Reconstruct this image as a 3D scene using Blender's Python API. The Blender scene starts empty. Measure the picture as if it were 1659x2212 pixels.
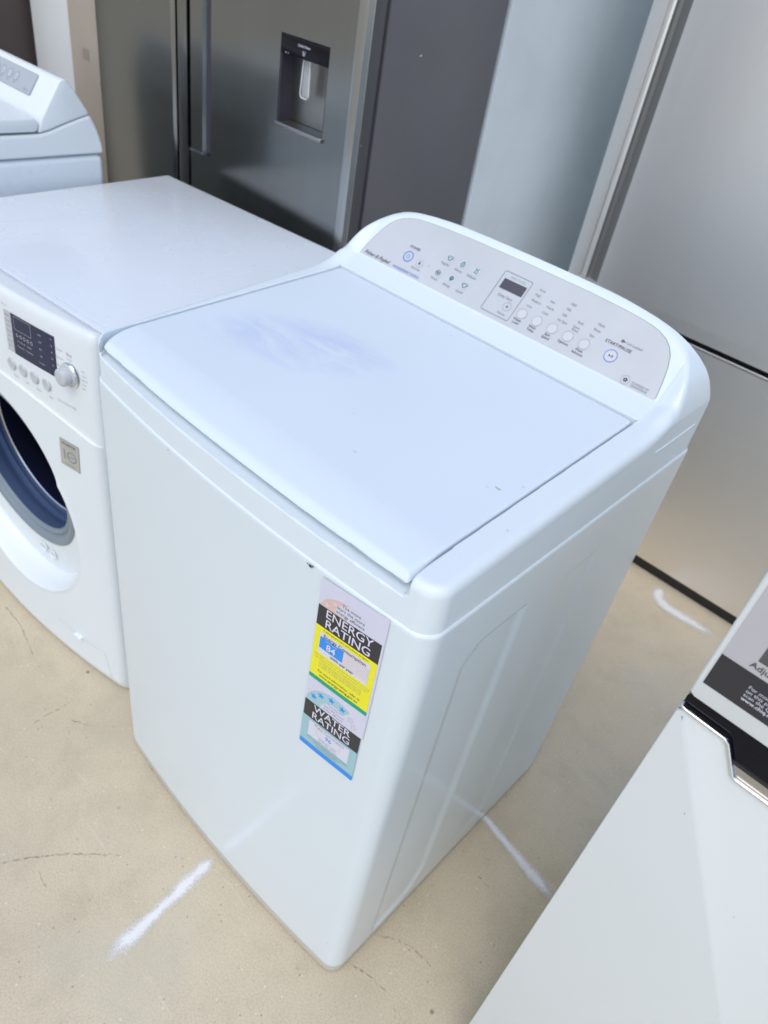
import bpy, bmesh, math, random
import numpy as np
from mathutils import Vector, Matrix
random.seed(4); np.random.seed(4)
SC = bpy.context.scene
COL = SC.collection
R = math.radians

# ------------------------------------------------------------------ camera
cam = bpy.data.cameras.new("camera"); cam_o = bpy.data.objects.new("camera", cam); COL.objects.link(cam_o)
cam_o.location = (0.523314, -0.406303, 1.302121)
cam_o.rotation_euler = (0.8936682, -0.1536580, 0.7611070)
cam.sensor_fit = 'VERTICAL'; cam.sensor_height = 36.0; cam.sensor_width = 27.0
cam.lens = 1594.863 / 2212.0 * 36.0
cam.clip_start = 0.02; cam.clip_end = 2000
cam.dof.use_dof = True; cam.dof.focus_distance = 0.74; cam.dof.aperture_fstop = 7.0
SC.camera = cam_o
# ------------------------------------------------------------------ sky, sun, exposure
SUN_EL, SUN_AZ = 58.0, 291.0        # elevation; direction the light comes from, degrees anticlockwise from +x
w = bpy.data.worlds.new("World"); SC.world = w; w.use_nodes = True
nt = w.node_tree
sky = nt.nodes.new("ShaderNodeTexSky"); sky.sky_type = 'NISHITA'; sky.sun_disc = False
sky.sun_elevation = R(SUN_EL); sky.sun_rotation = R(90 - SUN_AZ); sky.dust_density = 2.0; sky.air_density = 1.0; sky.ozone_density = 1.0
bg = nt.nodes["Background"]; bg.inputs[1].default_value = 0.12
nt.links.new(sky.outputs[0], bg.inputs[0])
sun = bpy.data.lights.new("sun", 'SUN'); sun.energy = 0.5; sun.angle = R(60); sun.color = (1.0, 0.99, 0.97)
sun_o = bpy.data.objects.new("sun", sun); COL.objects.link(sun_o)
sd = Vector((math.cos(R(SUN_EL))*math.cos(R(SUN_AZ)), math.cos(R(SUN_EL))*math.sin(R(SUN_AZ)), math.sin(R(SUN_EL))))
sun_o.rotation_euler = sd.to_track_quat('Z', 'Y').to_euler()
SC.view_settings.view_transform = 'Standard'; SC.view_settings.look = 'None'
SC.view_settings.exposure = 0.78; SC.view_settings.gamma = 1.0

# ------------------------------------------------------------------ materials
def mat(name, col=(.8,.8,.8), rough=.4, metal=0., spec=.5, coat=0., coat_rough=.05):
    m = bpy.data.materials.new(name); m.use_nodes = True
    b = m.node_tree.nodes["Principled BSDF"]
    b.inputs["Base Color"].default_value = (*col, 1); b.inputs["Roughness"].default_value = rough
    b.inputs["Metallic"].default_value = metal; b.inputs["Specular IOR Level"].default_value = spec
    b.inputs["Coat Weight"].default_value = coat; b.inputs["Coat Roughness"].default_value = coat_rough
    return m
def N(m, t, **kw):
    n = m.node_tree.nodes.new("ShaderNode" + t)
    for k, v in kw.items():
        if k in n.inputs: n.inputs[k].default_value = v
        else: setattr(n, k, v)
    return n
def Lk(m, a, b): m.node_tree.links.new(a, b)
def bsdf(m): return m.node_tree.nodes["Principled BSDF"]
def ramp(m, stops):
    r = N(m, "ValToRGB"); e = r.color_ramp.elements
    e[0].position = stops[0][0]; e[0].color = (*stops[0][1], 1); e[1].position = stops[-1][0]; e[1].color = (*stops[-1][1], 1)
    for p, c in stops[1:-1]:
        q = e.new(p); q.color = (*c, 1)
    return r
def noise(m, scale, detail=3, rough=.55, vec=None, dist=0):
    n = N(m, "TexNoise"); n.inputs["Scale"].default_value = scale; n.inputs["Detail"].default_value = detail
    n.inputs["Roughness"].default_value = rough; n.inputs["Distortion"].default_value = dist
    if vec is not None: Lk(m, vec, n.inputs["Vector"])
    return n
def mixc(m, fac, a, b, mode='MIX'):
    x = N(m, "Mix", data_type='RGBA', blend_type=mode)
    for s, v in ((x.inputs[0], fac), (x.inputs[6], a), (x.inputs[7], b)):
        if hasattr(v, "links"): Lk(m, v, s)
        elif isinstance(v, tuple): s.default_value = (*v, 1)
        else: s.default_value = v
    return x.outputs[2]
def math_(m, op, a, b=0., c=0., clamp=False):
    x = N(m, "Math", operation=op); x.use_clamp = clamp
    for s, v in zip(x.inputs, (a, b, c)):
        if hasattr(v, "links"): Lk(m, v, s)
        else: s.default_value = v
    return x.outputs[0]
def objco(m): return N(m, "TexCoord").outputs["Object"]

def white_mat(name, col, rough, spec=.5, coat=0., bump=.02, bscale=900, dirt=.12, spots=False):
    m = mat(name, col, rough, spec=spec, coat=coat); co = objco(m)
    n1 = noise(m, 3.5, 1.5, vec=co); n2 = noise(m, 7, 3, .5, vec=co)
    r1 = ramp(m, [(.2, tuple(c*(1-.03) for c in col)), (.85, col)]); Lk(m, n1.outputs[0], r1.inputs[0])
    c = r1.outputs[0]
    if spots:
        n3 = noise(m, 60, 2, vec=co); r3 = ramp(m, [(.74, (0,0,0)), (.80, (1,1,1))]); Lk(m, n3.outputs[0], r3.inputs[0])
        f = math_(m, 'MULTIPLY', r3.outputs[0], dirt)
        c = mixc(m, f, c, (.42,.38,.30))
    Lk(m, c, bsdf(m).inputs["Base Color"])
    rr = N(m, "MapRange"); rr.inputs["From Min"].default_value = .3; rr.inputs["From Max"].default_value = .7
    rr.inputs["To Min"].default_value = rough*.95; rr.inputs["To Max"].default_value = rough*1.08
    Lk(m, n2.outputs[0], rr.inputs["Value"]); Lk(m, rr.outputs[0], bsdf(m).inputs["Roughness"])
    if bump > .5:
        nb = noise(m, bscale, 2, vec=co); b = N(m, "Bump"); b.inputs["Strength"].default_value = bump; b.inputs["Distance"].default_value = .001
        Lk(m, nb.outputs[0], b.inputs["Height"]); Lk(m, b.outputs[0], bsdf(m).inputs["Normal"])
    return m
ENAMEL = white_mat("white_enamel", (.71,.79,.82), .22, coat=.35, bump=.05, bscale=420)
PLASTIC = white_mat("white_plastic", (.74,.82,.85), .32, bump=.015)
ENAMEL2 = white_mat("white_enamel_neighbour", (.73,.79,.83), .27, coat=.2, bump=.03, bscale=420)
PLASTIC2 = white_mat("white_plastic_neighbour", (.75,.80,.81), .38, bump=.015)
WHITE_DOOR = white_mat("white_fridge_paint", (.72,.75,.73), .5, bump=.06, bscale=260)

LID = white_mat("white_lid", (.71,.80,.85), .3, bump=.02)
def lid_smudge(m):
    # pale bluish rubbed stain on the lid, streaky across the width
    co = objco(m); mp = N(m, "Mapping"); mp.inputs["Scale"].default_value = (9, 26, 1); Lk(m, co, mp.inputs["Vector"])
    n = noise(m, 1.0, 6, .65, vec=mp.outputs[0], dist=.6)
    sx = N(m, "SeparateXYZ"); Lk(m, co, sx.inputs[0])
    dx = math_(m, 'DIVIDE', math_(m, 'ADD', sx.outputs[0], .112), .135)
    dy = math_(m, 'DIVIDE', math_(m, 'SUBTRACT', sx.outputs[1], math_(m, 'ADD', math_(m, 'MULTIPLY', sx.outputs[0], .40), .243)), .085)
    d = math_(m, 'SQRT', math_(m, 'ADD', math_(m, 'MULTIPLY', dx, dx), math_(m, 'MULTIPLY', dy, dy)))
    g = math_(m, 'SUBTRACT', 1.0, d, clamp=True)
    v = math_(m, 'MULTIPLY', math_(m, 'MULTIPLY', g, 1.6, clamp=True), math_(m, 'MULTIPLY', math_(m, 'SUBTRACT', n.outputs[0], .36), 4.0, clamp=True))
    b = bsdf(m).inputs["Base Color"]; src = b.links[0].from_socket
    Lk(m, mixc(m, math_(m, 'MULTIPLY', v, .85), src, (.55,.63,.82)), b)
lid_smudge(LID)

def steel(name, col, rough, aniso_scale=(1,1,1), streak=.06):
    m = mat(name, col, rough, metal=1.0); co = objco(m)
    mp = N(m, "Mapping"); mp.inputs["Scale"].default_value = aniso_scale; Lk(m, co, mp.inputs["Vector"])
    n = noise(m, 1, 4, .7, vec=mp.outputs[0])
    r = ramp(m, [(.3, tuple(c*(1-streak) for c in col)), (.7, tuple(min(1, c*(1+streak)) for c in col))]); Lk(m, n.outputs[0], r.inputs[0])
    Lk(m, r.outputs[0], bsdf(m).inputs["Base Color"])
    rr = N(m, "MapRange"); rr.inputs["To Min"].default_value = rough*.8; rr.inputs["To Max"].default_value = rough*1.25
    Lk(m, n.outputs[0], rr.inputs["Value"]); Lk(m, rr.outputs[0], bsdf(m).inputs["Roughness"])
    return m
DARKSTEEL = steel("dark_stainless", (.25,.255,.245), .20, (11, 11, .5), .05)
DARKTRIM = steel("dark_stainless_trim", (.36,.37,.37), .22, (300, 300, 4))
SILVER = steel("silver_stainless", (.93,.905,.87), .44, (700, 700, 3), .010)
SILVER2 = steel("silver_handle", (.55,.55,.53), .25, (300, 300, 3), .03)
def painted(name, col, rough, bscale=160, bump=.25):
    m = mat(name, col, rough); co = objco(m)
    n = noise(m, bscale, 3, vec=co); b = N(m, "Bump"); b.inputs["Strength"].default_value = bump; b.inputs["Distance"].default_value = .001
    Lk(m, n.outputs[0], b.inputs["Height"]); Lk(m, b.outputs[0], bsdf(m).inputs["Normal"])
    n2 = noise(m, 5, 4, vec=co); r = ramp(m, [(.3, tuple(c*.93 for c in col)), (.7, tuple(c*1.06 for c in col))]); Lk(m, n2.outputs[0], r.inputs[0])
    Lk(m, r.outputs[0], bsdf(m).inputs["Base Color"])
    return m
SIDEDARK = painted("charcoal_side_paint", (.115,.112,.122), .4)
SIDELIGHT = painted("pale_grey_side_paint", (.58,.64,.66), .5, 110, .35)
BLACK = mat("black_plastic", (.012,.012,.014), .35)
BLACKGLOSS = mat("black_gloss", (.006,.006,.010), .12, spec=.2)
NAVYDISP = mat("navy_display_glass", (.012,.018,.06), .12)
LCD = mat("lcd_dark_window", (.085,.08,.095), .2)
PANELGREY = painted("console_grey_film", (.565,.585,.59), .38, 900, .02)
GROOVE = mat("seam_shadow_grey", (.33,.36,.37), .6)
PANELTHIN = mat("console_outline", (.30,.30,.30), .5)
INKGREY = mat("ink_grey", (.25,.27,.29), .6)
INKDARK = mat("ink_dark", (.05,.055,.06), .6)
INKBLUE = mat("ink_blue", (.10,.20,.62), .5)
RINGBLUE = mat("ring_blue", (.13,.25,.72), .45)
INKPALE = mat("ink_pale", (.42,.44,.45), .6)
CHROME = mat("chrome", (.80,.80,.80), .12, metal=1)
GREYBTN = mat("grey_button", (.50,.53,.54), .3)
KNOBM = mat("grey_knob_plastic", (.50,.53,.55), .28)
GASKET = mat("grey_rubber", (.20,.245,.28), .42)
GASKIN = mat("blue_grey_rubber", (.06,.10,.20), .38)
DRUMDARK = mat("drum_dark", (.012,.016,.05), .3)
DRUMMETAL = mat("drum_metal", (.55,.55,.58), .25, metal=1)
BADGE = mat("badge_silver", (.50,.49,.45), .35, metal=.3)
BASEM = painted("beige_base_plastic", (.50,.48,.41), .5, 300, .05)
BOARD = painted("beige_board", (.42,.36,.285), .75, 30, .3)
BROWN = painted("dark_brown_cabinet", (.09,.07,.065), .5, 40, .1)
Y_ = mat("label_yellow", (.86,.80,.02), .45); G_ = mat("label_green", (.0,.36,.19), .45)
K_ = mat("label_black", (.03,.03,.035), .45); W_ = mat("label_white", (.70,.69,.78), .4)
LILAC = mat("label_faded_lilac", (.66,.66,.77), .35)
PINK = mat("label_faded_pink", (.72,.50,.43), .45); PINKL = mat("label_pale_pink", (.70,.62,.62), .45)
B_ = mat("label_blue", (.03,.28,.80), .45); TEAL = mat("label_pale_teal", (.34,.55,.60), .45); TEAL2 = mat("label_teal", (.37,.58,.62), .45)
LABELGREY = mat("door_label_grey", (.50,.49,.50), .4)

# ------------------------------------------------------------------ mesh helpers
def link(name, me, m=None, parent=None):
    o = bpy.data.objects.new(name, me); COL.objects.link(o)
    if m is not None and len(me.materials) == 0:
        me.materials.append(m)
    if parent is not None: o.parent = parent
    return o
def smooth(me, val=True):
    me.polygons.foreach_set("use_smooth", [val]*len(me.polygons))
def tag(o, label=None, cat=None, group=None, kind=None):
    if label: o["label"] = label
    if cat: o["category"] = cat
    if group: o["group"] = group
    if kind: o["kind"] = kind
    return o
def empty(name, loc=(0,0,0), rz=0.):
    o = bpy.data.objects.new(name, None); COL.objects.link(o); o.location = loc; o.rotation_euler = (0,0,rz); o.empty_display_size = .1
    return o
def box_me(name, a, b, bev=0., seg=3):
    bm = bmesh.new(); bmesh.ops.create_cube(bm, size=1)
    for v in bm.verts:
        v.co = Vector([a[i] + (v.co[i]+.5)*(b[i]-a[i]) for i in range(3)])
    if bev: bmesh.ops.bevel(bm, geom=bm.edges[:]+bm.verts[:], offset=bev, segments=seg, profile=.5, affect='EDGES')
    me = bpy.data.meshes.new(name); bm.to_mesh(me); bm.free()
    if bev: shade_auto(me)
    return me
def shade_auto(me, ang=30):
    smooth(me)
    if hasattr(me, "set_sharp_from_angle"): me.set_sharp_from_angle(angle=R(ang))
def box(name, a, b, m, parent=None, bev=0., seg=3):
    return link(name, box_me(name, a, b, bev, seg), m, parent)
def prism_me(name, pts, axis, lo, hi, bev=0., seg=3):
    """polygon pts (2D) extruded along an axis. axis x: pts=(y,z); y: (x,z); z: (x,y)"""
    bm = bmesh.new()
    def P(p, t):
        return {'x': (t, p[0], p[1]), 'y': (p[0], t, p[1]), 'z': (p[0], p[1], t)}[axis]
    a = [bm.verts.new(P(p, lo)) for p in pts]; b = [bm.verts.new(P(p, hi)) for p in pts]
    n = len(pts)
    bm.faces.new(a); bm.faces.new(b[::-1])
    for i in range(n):
        bm.faces.new((a[i], b[i], b[(i+1) % n], a[(i+1) % n]))
    bmesh.ops.recalc_face_normals(bm, faces=bm.faces[:])
    if bev: bmesh.ops.bevel(bm, geom=bm.edges[:]+bm.verts[:], offset=bev, segments=seg, profile=.5, affect='EDGES', clamp_overlap=True)
    me = bpy.data.meshes.new(name); bm.to_mesh(me); bm.free(); shade_auto(me)
    return me
def prism(name, pts, axis, lo, hi, m, parent=None, bev=0., seg=3):
    return link(name, prism_me(name, pts, axis, lo, hi, bev, seg), m, parent)
def tube_me(name, pts, r, n=10, closed=False):
    V, F = [], []; P = [Vector(p) for p in pts]; k = len(P)
    for i, p in enumerate(P):
        t = (P[(i+1) % k]-P[i-1]) if closed else (P[min(i+1, k-1)]-P[max(i-1, 0)])
        t.normalize(); up = Vector((0,0,1)) if abs(t.z) < .9 else Vector((0,1,0))
        a = t.cross(up).normalized(); b = t.cross(a)
        for j in range(n):
            q = 2*math.pi*j/n; V.append(p + r*(math.cos(q)*a + math.sin(q)*b))
    for i in range(k if closed else k-1):
        for j in range(n):
            a0 = i*n; a1 = ((i+1) % k)*n
            F.append((a0+j, a0+(j+1) % n, a1+(j+1) % n, a1+j))
    if not closed: F.append(tuple(range(n))[::-1]); F.append(tuple((k-1)*n+j for j in range(n)))
    me = bpy.data.meshes.new(name); me.from_pydata(V, [], F); shade_auto(me, 50); return me
def lathe_me(name, prof, n=96, axis='y'):
    """prof: list (r, depth). revolved round local y axis"""
    V, F = [], []
    for r, d in prof:
        for j in range(n):
            q = 2*math.pi*j/n; V.append((r*math.cos(q), d, r*math.sin(q)) if axis == 'y' else (r*math.cos(q), r*math.sin(q), d))
    for i in range(len(prof)-1):
        for j in range(n): F.append((i*n+j, (i+1)*n+j, (i+1)*n+(j+1) % n, i*n+(j+1) % n))
    me = bpy.data.meshes.new(name); me.from_pydata(V, [], F)
    bm = bmesh.new(); bm.from_mesh(me); bmesh.ops.remove_doubles(bm, verts=bm.verts[:], dist=1e-6); bmesh.ops.recalc_face_normals(bm, faces=bm.faces[:]); bm.to_mesh(me); bm.free()
    shade_auto(me, 45); return me
def smax(a, b, k):
    h = np.clip(.5 - .5*(a-b)/k*-1, 0, 1)  # weight of a
    return b*(1-h) + a*h + k*h*(1-h)
def smin(a, b, k): return -smax(-a, -b, k)
def iso_me(name, f, lo, hi, res):
    """surface nets on an implicit function, vertices projected on the surface, normals from its gradient"""
    ax = [np.arange(lo[i], hi[i]+res, res) for i in range(3)]
    X, Y, Z = np.meshgrid(*ax, indexing='ij'); D = f(X, Y, Z); del X, Y, Z
    n = D.shape; S = D < 0
    c = [(i, j, k) for i in (0,1) for j in (0,1) for k in (0,1)]
    cnt = np.zeros([s-1 for s in n], np.int8)
    for i, j, k in c: cnt += S[i:n[0]-1+i, j:n[1]-1+j, k:n[2]-1+k]
    act = (cnt > 0) & (cnt < 8); idx = np.argwhere(act)
    ids = -np.ones(act.shape, np.int64); ids[act] = np.arange(len(idx))
    acc = np.zeros((len(idx), 3)); m = np.zeros(len(idx))
    for a in range(8):
        for b in range(a+1, 8):
            ca, cb = np.array(c[a]), np.array(c[b])
            if np.abs(ca-cb).sum() != 1: continue
            da = D[tuple((idx+ca).T)]; db = D[tuple((idx+cb).T)]; x = (da < 0) != (db < 0)
            t = np.where(x, da/np.where(x, da-db, 1), 0)
            acc += np.where(x[:, None], ca + t[:, None]*(cb-ca), 0); m += x
    P = np.array([a_[0] for a_ in ax]) + (idx + acc/m[:, None])*res
    def grad(P, h=2e-4):
        g = np.zeros_like(P)
        for i in range(3):
            e = np.zeros(3); e[i] = h
            g[:, i] = (f(*(P+e).T) - f(*(P-e).T))/(2*h)
        return g
    for _ in range(3):
        g = grad(P); v = f(*P.T); s = v/np.maximum((g*g).sum(1), .2)
        P = P - np.clip(s, -res, res)[:, None]*g
    F = []
    for d in range(3):
        e1, e2 = (d+1) % 3, (d+2) % 3
        sl = [slice(None)]*3; sl2 = [slice(None)]*3
        sl[d] = slice(0, n[d]-1); sl2[d] = slice(1, n[d])
        A = S[tuple(sl)]; B = S[tuple(sl2)]; q = np.argwhere(A != B)
        q = q[(q[:, e1] > 0) & (q[:, e2] > 0) & (q[:, e1] < n[e1]-1) & (q[:, e2] < n[e2]-1)]
        fl = A[tuple(q.T)]
        def off(a, b):
            r = q.copy(); r[:, e1] -= a; r[:, e2] -= b; return ids[tuple(r.T)]
        quad = np.stack([off(1,1), off(0,1), off(0,0), off(1,0)], 1)
        quad[~fl] = quad[~fl][:, ::-1]; F.append(quad)
    F = np.concatenate(F); F = F[(F >= 0).all(1)]
    me = bpy.data.meshes.new(name); me.vertices.add(len(P)); me.vertices.foreach_set("co", P.ravel())
    me.loops.add(F.size); me.loops.foreach_set("vertex_index", F.ravel()); me.polygons.add(len(F))
    me.polygons.foreach_set("loop_start", np.arange(0, F.size, 4)); me.polygons.foreach_set("loop_total", np.full(len(F), 4))
    me.update(); me.validate(); smooth(me)
    if len(me.vertices) == len(P):
        g = grad(P, 8e-4); g /= np.linalg.norm(g, axis=1)[:, None]+1e-12
        me.normals_split_custom_set_from_vertices(g.tolist())
    return me
def grid_me(name, P, mask=None):
    """P: array (a,b,3)"""
    a, b = P.shape[:2]; I = np.arange(a*b).reshape(a, b)
    Q = np.stack([I[:-1,:-1], I[1:,:-1], I[1:,1:], I[:-1,1:]], -1)
    Q = Q.reshape(-1, 4) if mask is None else Q[mask]
    me = bpy.data.meshes.new(name); me.from_pydata(P.reshape(-1, 3).tolist(), [], Q.tolist())
    bm = bmesh.new(); bm.from_mesh(me); bmesh.ops.delete(bm, geom=[v for v in bm.verts if not v.link_faces], context='VERTS'); bm.to_mesh(me); bm.free()
    smooth(me); return me

# flat print: polygons and text laid on a surface by fn(u, v, layer) -> xyz
_tc = {}
def text_geo(s, size, shear=0., align='CENTER', bold=0.):
    key = (s, shear, align, bold)
    if key not in _tc:
        cu = bpy.data.curves.new("t", 'FONT'); cu.body = s; cu.size = 1; cu.shear = shear; cu.align_x = align; cu.align_y = 'CENTER'; cu.offset = bold; cu.resolution_u = 3
        o = bpy.data.objects.new("t", cu); COL.objects.link(o); dg = bpy.context.evaluated_depsgraph_get(); dg.update()
        me = bpy.data.meshes.new_from_object(o.evaluated_get(dg))
        _tc[key] = (np.array([v.co[:2] for v in me.vertices]).reshape(-1, 2), [tuple(p.vertices) for p in me.polygons])
        bpy.data.meshes.remove(me); bpy.data.objects.remove(o); bpy.data.curves.remove(cu)
    V, F = _tc[key]; return V*size, F
class Print:
    def __init__(s, fn): s.fn = fn; s.V = []; s.F = []; s.M = []; s.mats = []
    def _m(s, m):
        if m not in s.mats: s.mats.append(m)
        return s.mats.index(m)
    def add(s, pts, faces, m, layer):
        k = len(s.V); s.V += [s.fn(u, v, layer) for u, v in pts]; s.F += [tuple(k+i for i in f) for f in faces]; s.M += [s._m(m)]*len(faces)
    def rect(s, u0, v0, u1, v1, m, layer=0, nx=6):
        us = np.linspace(u0, u1, nx+1); pts = [(u, v0) for u in us]+[(u, v1) for u in us]
        s.add(pts, [(i, i+1, nx+2+i, nx+1+i) for i in range(nx)], m, layer)
    def poly(s, pts, m, layer=0): s.add(pts, [tuple(range(len(pts)))], m, layer)
    def ring(s, u, v, r0, r1, m, layer=0, n=40, a0=0., a1=360., sy=1.):
        A = [R(a0+(a1-a0)*i/n) for i in range(n+1)]
        pts = [(u+r0*math.cos(a), v+sy*r0*math.sin(a)) for a in A]+[(u+r1*math.cos(a), v+sy*r1*math.sin(a)) for a in A]
        s.add(pts, [(i, i+1, n+2+i, n+1+i) for i in range(n)], m, layer)
    def disc(s, u, v, r, m, layer=0, n=32, a0=0, a1=360):
        s.poly([(u+r*math.cos(R(a0+(a1-a0)*i/n)), v+r*math.sin(R(a0+(a1-a0)*i/n))) for i in range(n)], m, layer)
    def line(s, pts, wd, m, layer=0):
        for (a, b), (c, d) in zip(pts[:-1], pts[1:]):
            L = math.hypot(c-a, d-b) or 1; nx, ny = -(d-b)/L*wd/2, (c-a)/L*wd/2
            s.poly([(a+nx, b+ny), (a-nx, b-ny), (c-nx, d-ny), (c+nx, d+ny)], m, layer)
    def star(s, u, v, r, m, layer=0, rot=90):
        s.poly([(u+(r if i % 2 == 0 else r*.42)*math.cos(R(rot+36*i)), v+(r if i % 2 == 0 else r*.42)*math.sin(R(rot+36*i))) for i in range(10)], m, layer)
    def text(s, t, u, v, size, m, layer=1, shear=0., align='CENTER', bold=0., sx=1.):
        V, F = text_geo(t, size, shear, align, bold)
        s.add([(u+a*sx, v+b) for a, b in V], F, m, layer)
    def build(s, name, parent=None):
        me = bpy.data.meshes.new(name); me.from_pydata([tuple(v) for v in s.V], [], s.F)
        for m in s.mats: me.materials.append(m)
        me.polygons.foreach_set("material_index", s.M); me.update()
        return link(name, me, None, parent)

# ================================================================== FLOOR
def floor_mat():
    m = mat("beige_concrete", (.5,.43,.34), .62, spec=.35); co = objco(m)
    big = noise(m, 1.6, 5, .6, vec=co, dist=.4); mid = noise(m, 9, 6, .7, vec=co, dist=.3); fine = noise(m, 330, 3, .75, vec=co); grit = noise(m, 700, 2, .6, vec=co)
    r = ramp(m, [(.25, (.515,.445,.315)), (.5, (.580,.503,.362)), (.75, (.625,.55,.405))]); Lk(m, big.outputs[0], r.inputs[0])
    r2 = ramp(m, [(.30, (.88,.885,.88)), (.5, (1,1,1)), (.75, (1.05,1.05,1.05))]); Lk(m, mid.outputs[0], r2.inputs[0])
    c = mixc(m, 1.0, r.outputs[0], r2.outputs[0], 'MULTIPLY')
    r3 = ramp(m, [(.30, (.72,.71,.70)), (.5, (1.0,1.0,1.0)), (.75, (1.20,1.20,1.19))]); Lk(m, fine.outputs[0], r3.inputs[0])
    c = mixc(m, .75, c, r3.outputs[0], 'MULTIPLY')
    # faint greenish-grey stains
    st = noise(m, 3.3, 5, .65, vec=co, dist=.8); r4 = ramp(m, [(.52, (0,0,0)), (.68, (1,1,1))]); Lk(m, st.outputs[0], r4.inputs[0])
    c = mixc(m, math_(m, 'MULTIPLY', r4.outputs[0], .40), c, (.50,.48,.385))
    # pits
    vo = N(m, "TexVoronoi"); vo.inputs["Scale"].default_value = 13; vo.inputs["Randomness"].default_value = 1.0; Lk(m, co, vo.inputs["Vector"])
    pr = ramp(m, [(.035, (1,1,1)), (.06, (0,0,0))]); Lk(m, vo.outputs["Distance"], pr.inputs[0])
    sep = N(m, "SeparateColor"); Lk(m, vo.outputs["Color"], sep.inputs[0])
    pm = math_(m, 'MULTIPLY', pr.outputs[0], math_(m, 'GREATER_THAN', sep.outputs[0], .72))
    c = mixc(m, math_(m, 'MULTIPLY', pm, .75), c, (.16,.12,.08))
    v2 = N(m, "TexVoronoi"); v2.inputs["Scale"].default_value = 95; Lk(m, co, v2.inputs["Vector"])
    p2_ = ramp(m, [(.10, (1,1,1)), (.20, (0,0,0))]); Lk(m, v2.outputs["Distance"], p2_.inputs[0]); s2 = N(m, "SeparateColor"); Lk(m, v2.outputs["Color"], s2.inputs[0])
    c = mixc(m, math_(m, 'MULTIPLY', math_(m, 'MULTIPLY', p2_.outputs[0], math_(m, 'GREATER_THAN', s2.outputs[0], .90)), .6), c, (.22,.18,.13))
    c = mixc(m, math_(m, 'MULTIPLY', math_(m, 'MULTIPLY', p2_.outputs[0], math_(m, 'GREATER_THAN', s2.outputs[1], .88)), .5), c, (.80,.76,.68))
    # pale scuffs
    sm = N(m, "Mapping"); sm.inputs["Scale"].default_value = (5, 45, 1); sm.inputs["Rotation"].default_value = (0,0,R(62)); Lk(m, co, sm.inputs["Vector"])
    sn = noise(m, 1, 4, .6, vec=sm.outputs[0]); sr = ramp(m, [(.66, (0,0,0)), (.76, (1,1,1))]); Lk(m, sn.outputs[0], sr.inputs[0])
    c = mixc(m, math_(m, 'MULTIPLY', sr.outputs[0], .42), c, (.74,.68,.58))
    Lk(m, c, bsdf(m).inputs["Base Color"])
    b = N(m, "Bump"); b.inputs["Strength"].default_value = .15; b.inputs["Distance"].default_value = .001
    Lk(m, math_(m, 'ADD', math_(m, 'MULTIPLY', grit.outputs[0], .5), math_(m, 'MULTIPLY', mid.outputs[0], 1.5)), b.inputs["Height"]); Lk(m, b.outputs[0], bsdf(m).inputs["Normal"])
    return m
fl = bpy.data.meshes.new("floor"); fl.from_pydata([(-60,-60,0),(60,-60,0),(60,60,0),(-60,60,0)], [], [(0,1,2,3)])
floor = tag(link("floor", fl, floor_mat()), kind='structure', label='beige sealed concrete floor with fine cracks and scuffs')
CRACK = mat("crack_dark", (.20,.17,.14), .9)
def crack_alpha(m):
    co = objco(m); n = noise(m, 130, 3, .7, vec=co); r = ramp(m, [(.42, (0,0,0)), (.66, (1,1,1))]); Lk(m, n.outputs[0], r.inputs[0])
    Lk(m, math_(m, 'MULTIPLY', r.outputs[0], .62), bsdf(m).inputs["Alpha"])
crack_alpha(CRACK)
def crack(pts, wd=.0026):
    P = []
    for (a, b) in zip(pts[:-1], pts[1:]):
        n = max(3, int(math.dist(a, b)/.006))
        for i in range(n): P.append((a[0]+(b[0]-a[0])*i/n + random.gauss(0, .0009), a[1]+(b[1]-a[1])*i/n + random.gauss(0, .0009)))
    P.append(pts[-1]); V, F = [], []
    for i, p in enumerate(P):
        a = P[max(i-1, 0)]; b = P[min(i+1, len(P)-1)]; L = math.dist(a, b) or 1
        ww = wd*(.35+.9*random.random())*(1 if 0 < i < len(P)-1 else .1)/2; nx, ny = -(b[1]-a[1])/L*ww, (b[0]-a[0])/L*ww
        V += [(p[0]+nx, p[1]+ny, .0008), (p[0]-nx, p[1]-ny, .0008)]
    F = [(2*i, 2*i+1, 2*i+3, 2*i+2) for i in range(len(P)-1)]
    me = bpy.data.meshes.new("crack"); me.from_pydata(V, [], F); link("crack", me, CRACK, floor)
for c_ in [[(.301,.033),(.332,.044),(.354,.046),(.375,.049)], [(.304,.098),(.327,.113),(.359,.127),(.386,.128),(.406,.128)],
           [(-.202,-.285),(-.18,-.247),(-.153,-.21),(-.116,-.167),(-.084,-.135)], [(-.417,-.123),(-.42,-.092),(-.418,-.069),(-.418,-.036)],
           [(-.383,-.066),(-.348,-.045)], [(-.15,-.247),(-.116,-.25)], [(-.732,-.023),(-.656,-.027),(-.611,-.036),(-.569,-.043)],
           [(.36,.303),(.391,.302)], [(.396,.04),(.412,.032)]]:
    crack(c_)

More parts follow.
